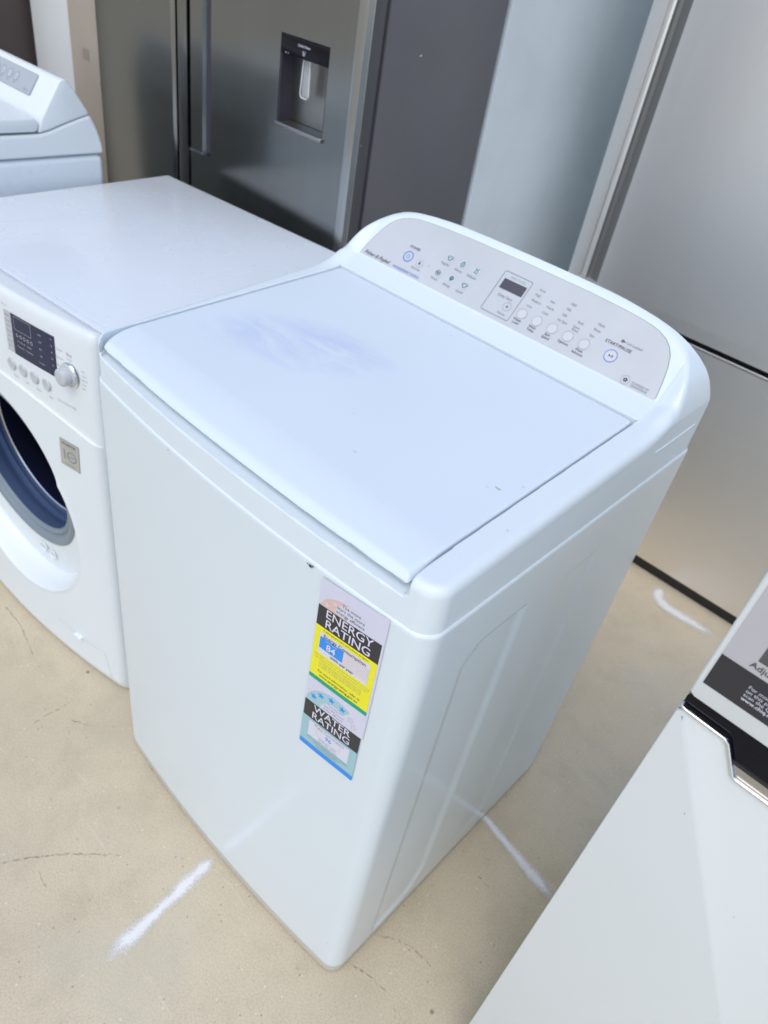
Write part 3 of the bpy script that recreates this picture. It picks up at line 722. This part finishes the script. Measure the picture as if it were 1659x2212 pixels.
ring_part("drum_lip", [(.143,.0575),(.1405,.0555),(.1385,.0575),(.1395,.061)], DRUMMETAL)
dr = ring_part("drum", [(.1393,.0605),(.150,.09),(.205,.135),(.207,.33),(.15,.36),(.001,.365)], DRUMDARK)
ring_part("drum_rib", [(.2065,.20),(.2035,.203),(.2065,.206)], DRUMMETAL)
# hinge sockets in the dish
for hx, hz in ((-.258,.226),(-.230,.225)):
    o = link("hinge_socket", lathe_me("hinge_socket", [(.0125,-.001),(.0118,-.0035),(.0098,-.003),(.008,.004),(.0005,.006)], 24), PLASTIC2, FL); o.location = (hx-.004, float(front_y(np.float64(hx), np.float64(hz)))-.0006, hz-.006)
    o2 = link("screw", lathe_me("screw", [(.0055,.0005),(.004,-.0012),(.0005,-.0015)], 16), GREYBTN, o)
# soap drawer / filter flap lines
def nfs(x, z, l): return (x, float(front_y(np.float64(x), np.float64(z)))-.0006-l*.0002, z)
def nup(x, z, l): return (x, float(ny(x)+cornery(x)+max(0, z-.70)*.06)-.0012-l*.0002, z)
def nup_f(x, z, l):
    # lies on the fascia's own front
    lo, hi = -.05, .03
    for _ in range(28):
        mid = (lo+hi)/2
        if float(fascia_f(np.float64(x), np.float64(mid), np.float64(z))) > 0: lo = mid
        else: hi = mid
    return (x, hi-.0005-l*.0002, z)
pf = Print(nfs)
LINEC = mat("fine_panel_line", (.52,.55,.56), .6)
pf.line([(-.183,.101),(-.150,.0985),(-.126,.097)], .0008, LINEC); pf.line([(-.108,.096),(-.075,.097),(-.044,.099),(-.037,.062),(-.031,.031)], .0008, LINEC)
pf.build("filter_flap", FL)
link("flap_latch", box_me("flap_latch", (-.128, -.0225, .0935), (-.106, -.0135, .0985), .0018), PLASTIC, FL)
bd = Print(nfs); q = [(-.0915,.538),(-.0495,.538),(-.0455,.590),(-.0885,.590)]
q = [(-.093,.5375),(-.050,.5375),(-.0465,.5895),(-.0895,.5895)]
bd.poly([(-.0935,.5375),(-.0495,.5375),(-.0460,.5900),(-.0900,.5900)], INKGREY, 0)
bd.poly([(-.0925,.5385),(-.0505,.5385),(-.0470,.5890),(-.0890,.5890)], BADGE, 1)
bd.text("DD MOTOR", -.0690, .5830, .0058, INKDARK, 2, bold=.01); bd.line([(-.0875,.5780),(-.0510,.5780)], .0004, INKGREY, 2)
bd.text("1", -.0815, .5610, .0270, INKGREY, 2, bold=.01); bd.ring(-.0650, .5610, .0080, .0106, INKGREY, 2); bd.text("YEARS", -.0650, .5610, .0042, INKGREY, 2, bold=.01)
bd.text("WARRANTY", -.0705, .5430, .0045, INKGREY, 2)
bd.build("warranty_badge", FL)
# display, buttons, knob
dp = Print(nup_f)
dp.rect(-.1955, .699, -.1765, .7650, INKPALE, 0, 3); dp.rect(-.1780, .6985, -.0790, .7655, NAVYDISP, 0.5, 14)
for i in range(4):
    z = .7575-.0165*i; dp.rect(-.1945, z-.0065, -.1790, z+.0065, GREYBTN, 1, 2)
    dp.text(("Options", "Wash", "Spin", "Rinse")[i], -.1868, z+.001, .0036, INKDARK, 2)
q = [(-.171,.742),(-.132,.742),(-.132,.7625),(-.171,.7625),(-.171,.742)]; dp.line(q, .0006, INKPALE, 2)
for i in range(5): dp.ring(-.1665+.0085*i, .7335, .0018, .0028, INKPALE, 2, n=12)
for i, t in enumerate(("Pre Wash   Delay", "Favourite   Intensive")): dp.text(t, -.150, .7240-.0085*i, .0046, INKPALE, 2)
for i, t in enumerate(("1400", "1000", "800", "400", "No Spin")): dp.text(t, -.112, .7550-.0115*i, .0040, INKPALE, 2)
for i, t in enumerate(("95", "60", "40", "30", "20")): dp.text(t, -.0865, .7585-.0105*i, .0040, INKPALE, 2)
dp.text("Cotton", -.070, .7485, .0042, INKGREY, 1); dp.text("Easy Care", -.088+.018, .7355, .0036, INKGREY, 1); dp.text("Mix", -.0745, .7225, .0036, INKGREY, 1)
dp.text("Dry", -.0500, .7480, .0070, mat("ink_rose", (.55,.30,.33), .6), 1, bold=.005); dp.text("Power", -.0500, .7405, .0036, INKGREY, 1)
for i, t in enumerate(("Wool", "Sports", "Quick 30", "Duvet", "Baby")): dp.text(t, -.0225+.0015*math.sin(i), .7320-.0070*i, .0034, INKGREY, 1)
for i, t in enumerate(("Temp.", "Spin", "Rinse", "Start")): dp.text(t, -.190+.0285*i+.003, .6555+.0*i, .0046, INKGREY, 1)
dp.text("Direct Drive 7.0kg", -.066, .6590-.0, .0052, INKPALE, 1)
dp.text("Child Lock", -.192, .7735, .0034, INKGREY, 1)
dp.build("display_panel", FL)
for bx in (-.1930, -.1650, -.1370, -.1085):
    y = nup_f(bx, .6745, 0)[1]
    o = link("button", lathe_me("button", [(.0102,.001),(.0100,-.0012),(.0090,-.0025),(.005,-.0018),(.0004,-.0014)], 32), GREYBTN, FL); o.location = (bx, y+.0002, .6745)
y = nup_f(-.050, .716, 0)[1]
kb = link("program_knob", lathe_me("program_knob", [(.0178,.001),(.0178,-.0035),(.0168,-.0048),(.0142,-.0052),(.0137,-.0155),(.0122,-.0172),(.008,-.0177),(.0004,-.0178)], 48), KNOBM, FL); kb.location = (-.0510, y, .7160)
o = link("knob_ring", lathe_me("knob_ring", [(.0196,.0005),(.0193,-.0018),(.0184,-.0030),(.0177,-.0031)], 48), CHROME, kb)

# ================================================================== SECOND TOP LOADER (rear left)
M2 = tag(empty("top_load_washer", (-.98, .43, 0), 0), "white top loader at the left edge behind the front loader, with grey button panel", "washing machine")
MW = .60
box("cabinet", (-MW, -.60, .02), (0, 0, .840), ENAMEL2, M2, .012, 4)
for fx in (-MW+.05, -.05):
    for f_y in (-.55, -.05): prism("foot", [(fx+.02*math.cos(a), f_y+.02*math.sin(a)) for a in np.linspace(0, 2*math.pi, 17)[:-1]], 'z', 0, .021, BLACK, M2)
def m2deck(x, y, z):
    hx = np.abs(x+MW/2)-MW/2
    prof = smin(.915 + 0*y, .915-(y+.035)*2.2, .02)      # falls at the back
    f = smax(hx+.0005, np.maximum(.8425-z, -(y+.602)), .004)
    f = smax(f, y-.0002+.0215*(np.clip(z-.845, 0, 1)/.067)**1.7, .003)
    rim = np.interp(y, [-.7, -.128, -.105, -.075, -.045, -.022, .0], [.883, .8835, .8885, .8985, .9075, .9140, .9165])
    return smax(f, z-rim, .006)
link("top_deck", iso_me("top_deck", m2deck, (-MW-.006, -.61, .838), (.006, .012, .920), .004), PLASTIC2, M2)
# console wedge: side polygon (y,z) relative to the back plane
cp = [(-.129,.8855),(-.122,.907),(-.118,.914),(-.0785,.9725),(-.0725,.9765),(-.064,.9755),(-.057,.9685),(-.047,.955),(-.038,.941),(-.028,.925),(-.0225,.9152),(-.045,.9095),(-.075,.9005),(-.105,.8905)]
prism("console", cp, 'x', -MW+.001, -.0015, PLASTIC2, M2, .0035, 3)
lp = [(-.597, .8895), (-.600, .905), (-.592, .9115), (-.20, .9125), (-.1335, .9120), (-.1275, .903), (-.1290, .892), (-.135, .8875)]
prism("lid", lp, 'x', -MW+.004, -.0015, PLASTIC2, M2, .005, 3)
_c0 = np.array([0, -.118, .914]); _cu = np.array([0, .0395, .0585]); _cu /= np.linalg.norm(_cu); _cn = np.array([0, -_cu[2], _cu[1]])
def cpl(u, v, l): return tuple(_c0+np.array([1,0,0])*u+_cu*v+_cn*(.0010+l*.0003))
p2 = Print(cpl); p2.poly(rrect(-.45, .0230, -.0700, .0655, .004), INKGREY, 0); p2.poly(rrect(-.4492, .0238, -.0708, .0647, .0036), mat("console_film", (.42,.44,.455), .35), 1)
for i in range(6):
    u = -.141-.0265*i; q_ = Print(cpl); q_.disc(u, .0455, .0078, GREYBTN, 2); q_.ring(u, .0455, .0078, .0092, INKGREY, 2.5); q_.text("+" if i % 2 else "x", u, .0455, .008, INKGREY, 3.5); q_.build("button", M2)
    p2.text(("Start","Spin","Rinse","Wash","Temp","Level")[i], u, .0330, .0045, INKGREY, 3)
p2.text("Child Lock", -.092, .0300, .0048, INKGREY, 3)
p2.build("button_panel", M2)

# ================================================================== DARK SIDE BY SIDE FRIDGE
DFX0, DFX1, DFY, DFH = -1.375, -.489, .650, 1.76
DF = tag(empty("double_door_fridge", (0,0,0)), "dark stainless two door fridge with a water dispenser, behind the washing machines", "fridge")
box("cabinet", (DFX0+.002, DFY+.050, .03), (DFX1-.0005, DFY+.385, DFH-.01), SIDEDARK, DF, .003, 2)
box("door_seal", (DFX0+.012, DFY+.040, .05), (DFX1-.012, DFY+.050, DFH-.02), BLACK, DF)
prism("door", [(DFX0, DFY+.040), (DFX0, DFY+.012), (DFX0+.012, DFY), (-1.060, DFY), (-1.053, DFY+.007), (-1.053, DFY+.040)], 'z', .08, DFH, DARKSTEEL, DF, .0015, 2)
# right door: profile in plan with an integrated edge pull, a groove and a rounded outer edge
XR = DFX1
dprof = [(-1.037, DFY+.040), (-1.037, DFY+.004), (-1.031, DFY-.003), (-1.012, DFY-.005), (-1.000, DFY-.002), (-.998, DFY+.014), (-.991, DFY+.014), (-.990, DFY), (-.948, DFY), (-.942, DFY+.012), (-.925, DFY+.012), (-.919, DFY), (XR-.026, DFY), (XR-.024, DFY-.0012), (XR-.010, DFY-.0006), (XR-.003, DFY+.004), (XR, DFY+.012), (XR, DFY+.0385), (XR-.003, DFY+.040)]
dd = prism_me("door", dprof, 'z', .838, DFH, 0)
# dispenser opening cut with a boolean
dobj = link("door", dd, DARKSTEEL, DF)
dprof2 = [(-1.037, DFY+.040), (-1.037, DFY+.004), (-1.031, DFY-.003), (-1.012, DFY-.005), (-1.000, DFY-.002), (-.998, DFY+.006), (-.991, DFY+.006), (-.990, DFY)]+dprof[12:]
link("door_foot", prism_me("door_foot", dprof2, 'z', .08, .838, 0), DARKSTEEL, dobj)
def bool_cut(o, cutters):
    for c in cutters:
        md = o.modifiers.new("b", 'BOOLEAN'); md.object = c; md.operation = 'DIFFERENCE'; md.solver = 'EXACT'
    dg = bpy.context.evaluated_depsgraph_get(); dg.update()
    me = bpy.data.meshes.new_from_object(o.evaluated_get(dg)); o.modifiers.clear(); o.data = me; shade_auto(me, 30)
    for c in cutters: bpy.data.objects.remove(c)
DX0, DX1, DZ0, DZ1, DZM = -.7055, -.5735, .9600, 1.1130, 1.0810
cut = link("cut", box_me("cut", (DX0, DFY-.02, DZ0), (DX1, DFY+.0395, DZ1)), None); bool_cut(dobj, [cut])
DISPBACK = steel("dispenser_back", (.34,.335,.32), .35, (4, 4, 300)); 
box("dispenser_glass", (DX0+.0008, DFY-.001, DZM), (DX1-.0008, DFY+.035, DZ1-.0008), BLACKGLOSS, dobj, .0015)
DISPIN = mat("dispenser_recess_plastic", (.05,.045,.06), .4)
box("dispenser_wall", (DX0+.0005, DFY+.001, DZ0+.006), (DX0+.003, DFY+.0385, DZM-.0005), DISPIN, dobj)
box("dispenser_wall", (DX1-.003, DFY+.001, DZ0+.006), (DX1-.0005, DFY+.0385, DZM-.0005), DISPIN, dobj)
box("dispenser_back", (DX0+.003, DFY+.034, DZ0+.006), (DX1-.003, DFY+.0385, DZM-.0005), DISPBACK, dobj)
box("drip_tray", (DX0-.002, DFY-.0065, DZ0-.0035), (DX1+.001, DFY+.034, DZ0+.0055), DISPBACK, dobj, .0028)
PADDLE = mat("clear_grey_paddle", (.55,.55,.54), .12); PADDLE.node_tree.nodes["Principled BSDF"].inputs["Alpha"].default_value = .55
pd = link("paddle", box_me("paddle", (-.654, DFY+.012, 1.018), (-.632, DFY+.016, DZM-.0008), .0015), PADDLE, dobj)
link("paddle_edge", tube_me("paddle_edge", [(-.652, DFY+.011, 1.079), (-.655, DFY+.010, 1.022), (-.650, DFY+.009, 1.017), (-.636, DFY+.009, 1.017), (-.631, DFY+.010, 1.022), (-.634, DFY+.011, 1.079)], .0011, 8), mat("paddle_rim", (.8,.8,.8), .15), dobj)
pz = Print(lambda u, v, l: (u, DFY-.0012-l*.0002, v))
pz.text("Chilled Water", -.640, 1.1010, .0058, W_, 1, bold=.005); pz.line([(-.643,1.0945),(-.6415,1.0875),(-.6375,1.0875),(-.636,1.0945)], .0009, W_, 1); pz.line([(-.6395,1.0945),(-.6395,1.0885)], .0008, W_, 1)
pz.disc(-.689, 1.0835, .0012, W_, 1); pz.disc(-.682, 1.0835, .0008, W_, 1)
tag(pz.build("dispenser_lettering", dobj), kind="stuff")
box("handle_recess_shade", (-.9475, DFY+.0085, .842), (-.9195, DFY+.0135, DFH-.004), DISPIN, dobj)  # dark strip puts the recess shadow into the colour
box("handle_foot", (-.990, DFY-.003, .834), (-.944, DFY+.006, .839), DARKTRIM, dobj, .001)
prism("edge_trim", [(XR-.0235, DFY-.0022), (XR-.011, DFY-.0022), (XR-.004, DFY+.001), (XR+.0007, DFY+.0085), (XR+.0007, DFY+.012), (XR-.004, DFY+.012), (XR-.010, DFY+.003), (XR-.0235, DFY-.0005)], 'z', .08, DFH, DARKTRIM, dobj, 0)
box("door_side", (XR-.004, DFY+.0125, .081), (XR+.0012, DFY+.0385, DFH-.001), mat("door_side_dark", (.06,.065,.07), .4), dobj, .0008)
for fx in (DFX0+.08, XR-.08): prism("foot", [(fx+.02*math.cos(a), DFY+.12+.02*math.sin(a)) for a in np.linspace(0, 2*math.pi, 17)[:-1]], 'z', 0, .031, BLACK, DF)
SCR = mat("paint_nick", (.75,.75,.72), .6)
for (y, z, s) in ((.795,1.12,.0022),(.791,1.119,.0012),(.667,.975,.0008)):
    me = bpy.data.meshes.new("paint_nick"); me.from_pydata([(XR+.0016, y+s*math.cos(a)*random.uniform(.5,1.2), z+s*math.sin(a)*random.uniform(.5,1.2)) for a in np.linspace(0, 2*math.pi, 8)[:-1]], [], [tuple(range(7))]); link("paint_nick", me, SCR, DF)

# added pale body behind it, standing in for a reflection in its side
REFL_BODY = tag(empty("upright_fridge_shape"), "pale blue grey body added in place of a reflection, between the dark fridge and the silver fridge", "fridge")
prism("cabinet", [(XR-.85, DFY+.395), (XR-.008, DFY+.395), (XR-.002, DFY+.398), (XR, DFY+.404), (XR, DFY+1.02), (XR-.85, DFY+1.02)], 'z', .03, 1.74, SIDELIGHT, REFL_BODY, .0)
box("door", (XR-.85, DFY+1.025, .06), (XR-.001, DFY+1.08, 1.74), SIDELIGHT, REFL_BODY, .006)
for fx in (XR-.8, XR-.06):
    for f_y in (DFY+.46, DFY+.97): prism("foot", [(fx+.02*math.cos(a), f_y+.02*math.sin(a)) for a in np.linspace(0, 2*math.pi, 17)[:-1]], 'z', 0, .031, BLACK, REFL_BODY)

# ================================================================== SILVER BOTTOM MOUNT FRIDGE (right rear)
SY = 1.342; SX0, SX1 = -.353, .46
SF = tag(empty("bottom_freezer_fridge"), "silver fridge with a bottom freezer drawer, standing behind on the right", "fridge")
box("cabinet", (SX0+.003, SY+.062, .03), (SX1-.003, SY+.70, 1.70), SIDELIGHT, SF, .004)
box("door_seal", (SX0+.014, SY+.050, .06), (SX1-.014, SY+.062, 1.69), BLACK, SF)
up = [(SX0, SY+.050), (SX0, SY+.016), (SX0+.004, SY+.004), (SX0+.012, SY), (SX0+.0405, SY), (SX0+.0415, SY+.006), (SX0+.0440, SY+.006), (SX0+.0450, SY-.001), (SX0+.052, SY-.003), (SX0+.057, SY-.001), (SX0+.060, SY+.008), (SX0+.068, SY+.0100), (SX0+.078, SY+.0065), (SX0+.088, SY+.002), (SX0+.096, SY), (SX1-.012, SY), (SX1, SY+.012), (SX1, SY+.050)]
du = link("door", prism_me("door", up, 'z', .6790, 1.71, 0), SILVER, SF)
prism("handle_recess_shade", [(SX0+.0575, SY-.0005), (SX0+.0600, SY+.0070), (SX0+.068, SY+.0090), (SX0+.078, SY+.0055), (SX0+.090, SY+.0008), (SX0+.0905, SY+.0016), (SX0+.078, SY+.0067), (SX0+.068, SY+.0102), (SX0+.0590, SY+.0080), (SX0+.0565, SY+.0005)], 'z', .6795, 1.709, mat("recess_shade_grey", (.20,.205,.20), .45, metal=.4), du)  # dark grey strip laid over the steel scoop as painted shade
lo_ = [(SX0, SY+.050), (SX0, SY+.016), (SX0+.004, SY+.004), (SX0+.012, SY), (SX1-.012, SY), (SX1, SY+.012), (SX1, SY+.050)]
link("door_rail", prism_me("door_rail", lo_, 'z', .6480, .6790, .0), SILVER, du)
dw = link("freezer_drawer", prism_me("freezer_drawer", lo_, 'z', .032, .6345, .0), SILVER, SF)
box("drawer_trim", (SX0+.006, SY-.0015, .6290), (SX1-.006, SY+.048, .6365), SILVER2, dw, .002)
box("plinth", (SX0+.004, SY+.003, .002), (SX1-.004, SY+.10, .0315), BLACK, SF)

# ================================================================== NEAR UPRIGHT FREEZER (right edge)
NX0, NX1, NYY = .4962, .972, .060
NF = tag(empty("two_door_fridge"), "white two door fridge at the right edge with chrome trimmed black handle recess", "fridge")
box("cabinet", (NX0+.002, NYY+.056, .03), (NX1-.002, NYY+.44, 1.045), WHITE_DOOR, NF, .004)
notch = [(NX0, .05), (NX1, .05), (NX1, .8620), (NX1-.04, .8620), (NX1-.058, .8325), (NX0+.058, .8325), (NX0+.041, .8605), (NX0+.006, .8620), (NX0, .8560)]
ld = link("lower_door", prism_me("lower_door", notch, 'y', NYY, NYY+.046, .0016, 2), WHITE_DOOR, NF)
link("chrome_trim", tube_me("chrome_trim", [(NX0+.0015, NYY+.004, .8655), (NX0+.0022, NYY-.0004, .8640), (NX0+.006, NYY-.0008, .8632), (NX0+.039, NYY-.0008, .8622), (NX0+.0425, NYY-.0008, .8600), (NX0+.0580, NYY-.0008, .8345), (NX0+.062, NYY-.0008, .8330), (NX1-.062, NYY-.0008, .8330), (NX1-.058, NYY-.0008, .8345), (NX1-.0425, NYY-.0008, .8600), (NX1-.039, NYY-.0008, .8622), (NX1-.003, NYY-.0008, .8632)], .0016, 12), CHROME, ld)
prism("recess_back", [(NX0+.0010, .820), (NX1-.0010, .820), (NX1-.0010, .8785), (NX0+.0030, .8785), (NX0+.0010, .874)], 'y', NYY+.0030, NYY+.0455, BLACKGLOSS, NF)
prism("recess_lip", [(NX0+.0575, .8335), (NX1-.0575, .8335), (NX1-.052, .8440), (NX0+.052, .8440)], 'y', NYY+.0008, NYY+.0032, SILVER2, NF)
ud = link("upper_door", prism_me("upper_door", [(NX0+.0008, .8815), (NX0+.005, .8790), (NX1-.003, .8790), (NX1, .885), (NX1, 1.055), (NX0+.0004, 1.055), (NX0+.0004, .8990)], 'y', NYY-.001, NYY+.046, .0022, 3), WHITE_DOOR, NF)
box("cabinet_seal", (NX0+.012, NYY+.046, .06), (NX1-.012, NYY+.056, 1.035), BLACK, NF)
for fx in (NX0+.06, NX1-.06):
    for f_y in (NYY+.1, NYY+.38): prism("foot", [(fx+.02*math.cos(a), f_y+.02*math.sin(a)) for a in np.linspace(0, 2*math.pi, 17)[:-1]], 'z', 0, .031, BLACK, NF)
pl = Print(lambda u, v, l: (u, NYY-.0014-l*.0002, v))
pl.rect(NX0+.0052, .8975, NX0+.17, 1.045, LABELGREY, 0); pl.rect(NX0+.0052, .8975, NX0+.17, .9305, K_, 1)
pl.rect(NX0+.0268, .9425, NX0+.062, .966, mat("label_slate", (.09,.09,.095), .4), 1)
pl.text("Adjust", NX0+.0238, .9372, .0076, INKDARK, 2, align='LEFT', bold=.006)
for i, t in enumerate(("For more", "on this pr", "scan the Q")): pl.text(t, NX0+.0315, .9185-.0041*i, .0046, W_, 2, align='LEFT')
pl.text("www.chiq.c", NX0+.0315, .9062, .0046, W_, 2, align='LEFT', bold=.016)
pl.build("instruction_label", ud)
for (x, z, s) in ((NX0+.0065,.8545,.0016),(NX0+.0075,.8525,.0009),(.545,.765,.0009),(.62,.70,.0008)):
    me = bpy.data.meshes.new("scuff"); me.from_pydata([(x+s*.6*math.cos(a)*random.uniform(.5,1.2), NYY-.0006, z+s*1.1*math.sin(a)*random.uniform(.5,1.2)) for a in np.linspace(0, 2*math.pi, 8)[:-1]], [], [tuple(range(7))]); link("scuff", me, INKPALE, ld)

# ================================================================== THINGS AT THE FAR LEFT
WF = tag(empty("upright_fridge_shape"), "plain white upright fridge standing at the far left behind the corner washer", "fridge")
box("cabinet", (-1.79, .76, .03), (-1.528, 1.35, 1.6), WHITE_DOOR, WF, .004)
box("door", (-1.79, .70, .06), (-1.527, .755, 1.6), WHITE_DOOR, WF, .006)
for fx in (-1.74, -1.57): prism("foot", [(fx+.02*math.cos(a), .85+.02*math.sin(a)) for a in np.linspace(0, 2*math.pi, 17)[:-1]], 'z', 0, .031, BLACK, WF)
# beige board with a torn right edge
tp = [(-1.526, .0)] + [(-1.392+random.uniform(-.006, .006)+(.012 if .9 < z < 1.0 else 0), z) for z in np.arange(0, 1.62, .035)] + [(-1.526, 1.61)]
bo = tag(prism("packing_board", tp, 'y', .668, .676, BOARD), "beige packing board with a torn edge, upright between the white and dark fridges", "board")
me = box_me("faded_stamp", (-1.470, .6672, .917), (-1.440, .6682, .941)); link("faded_stamp", me, mat("stamp_brown", (.33,.26,.21), .8), bo)
BC = tag(empty("tall_cabinet"), "dark brown tall cabinet just showing in the top left corner", "cabinet")
box("body", (-2.5, .47, .0), (-1.815, 1.2, 1.7), BROWN, BC, .004); box("door_panel", (-2.49, .462, .05), (-1.86, .469, 1.66), mat("brown_wood", (.16,.09,.06), .45), BC, .002)  # front extended out of view to darken the dark fridge's reflection
hs = tag(link("drain_hose", tube_me("drain_hose", [(-.985, .47, .70), (-.955, .505, .735), (-.945, .53, .742), (-.95, .56, .72), (-.98, .59, .60), (-1.0, .60, .40)], .016, 16), GASKET), "grey drain hose hanging behind the corner washer", "hose")
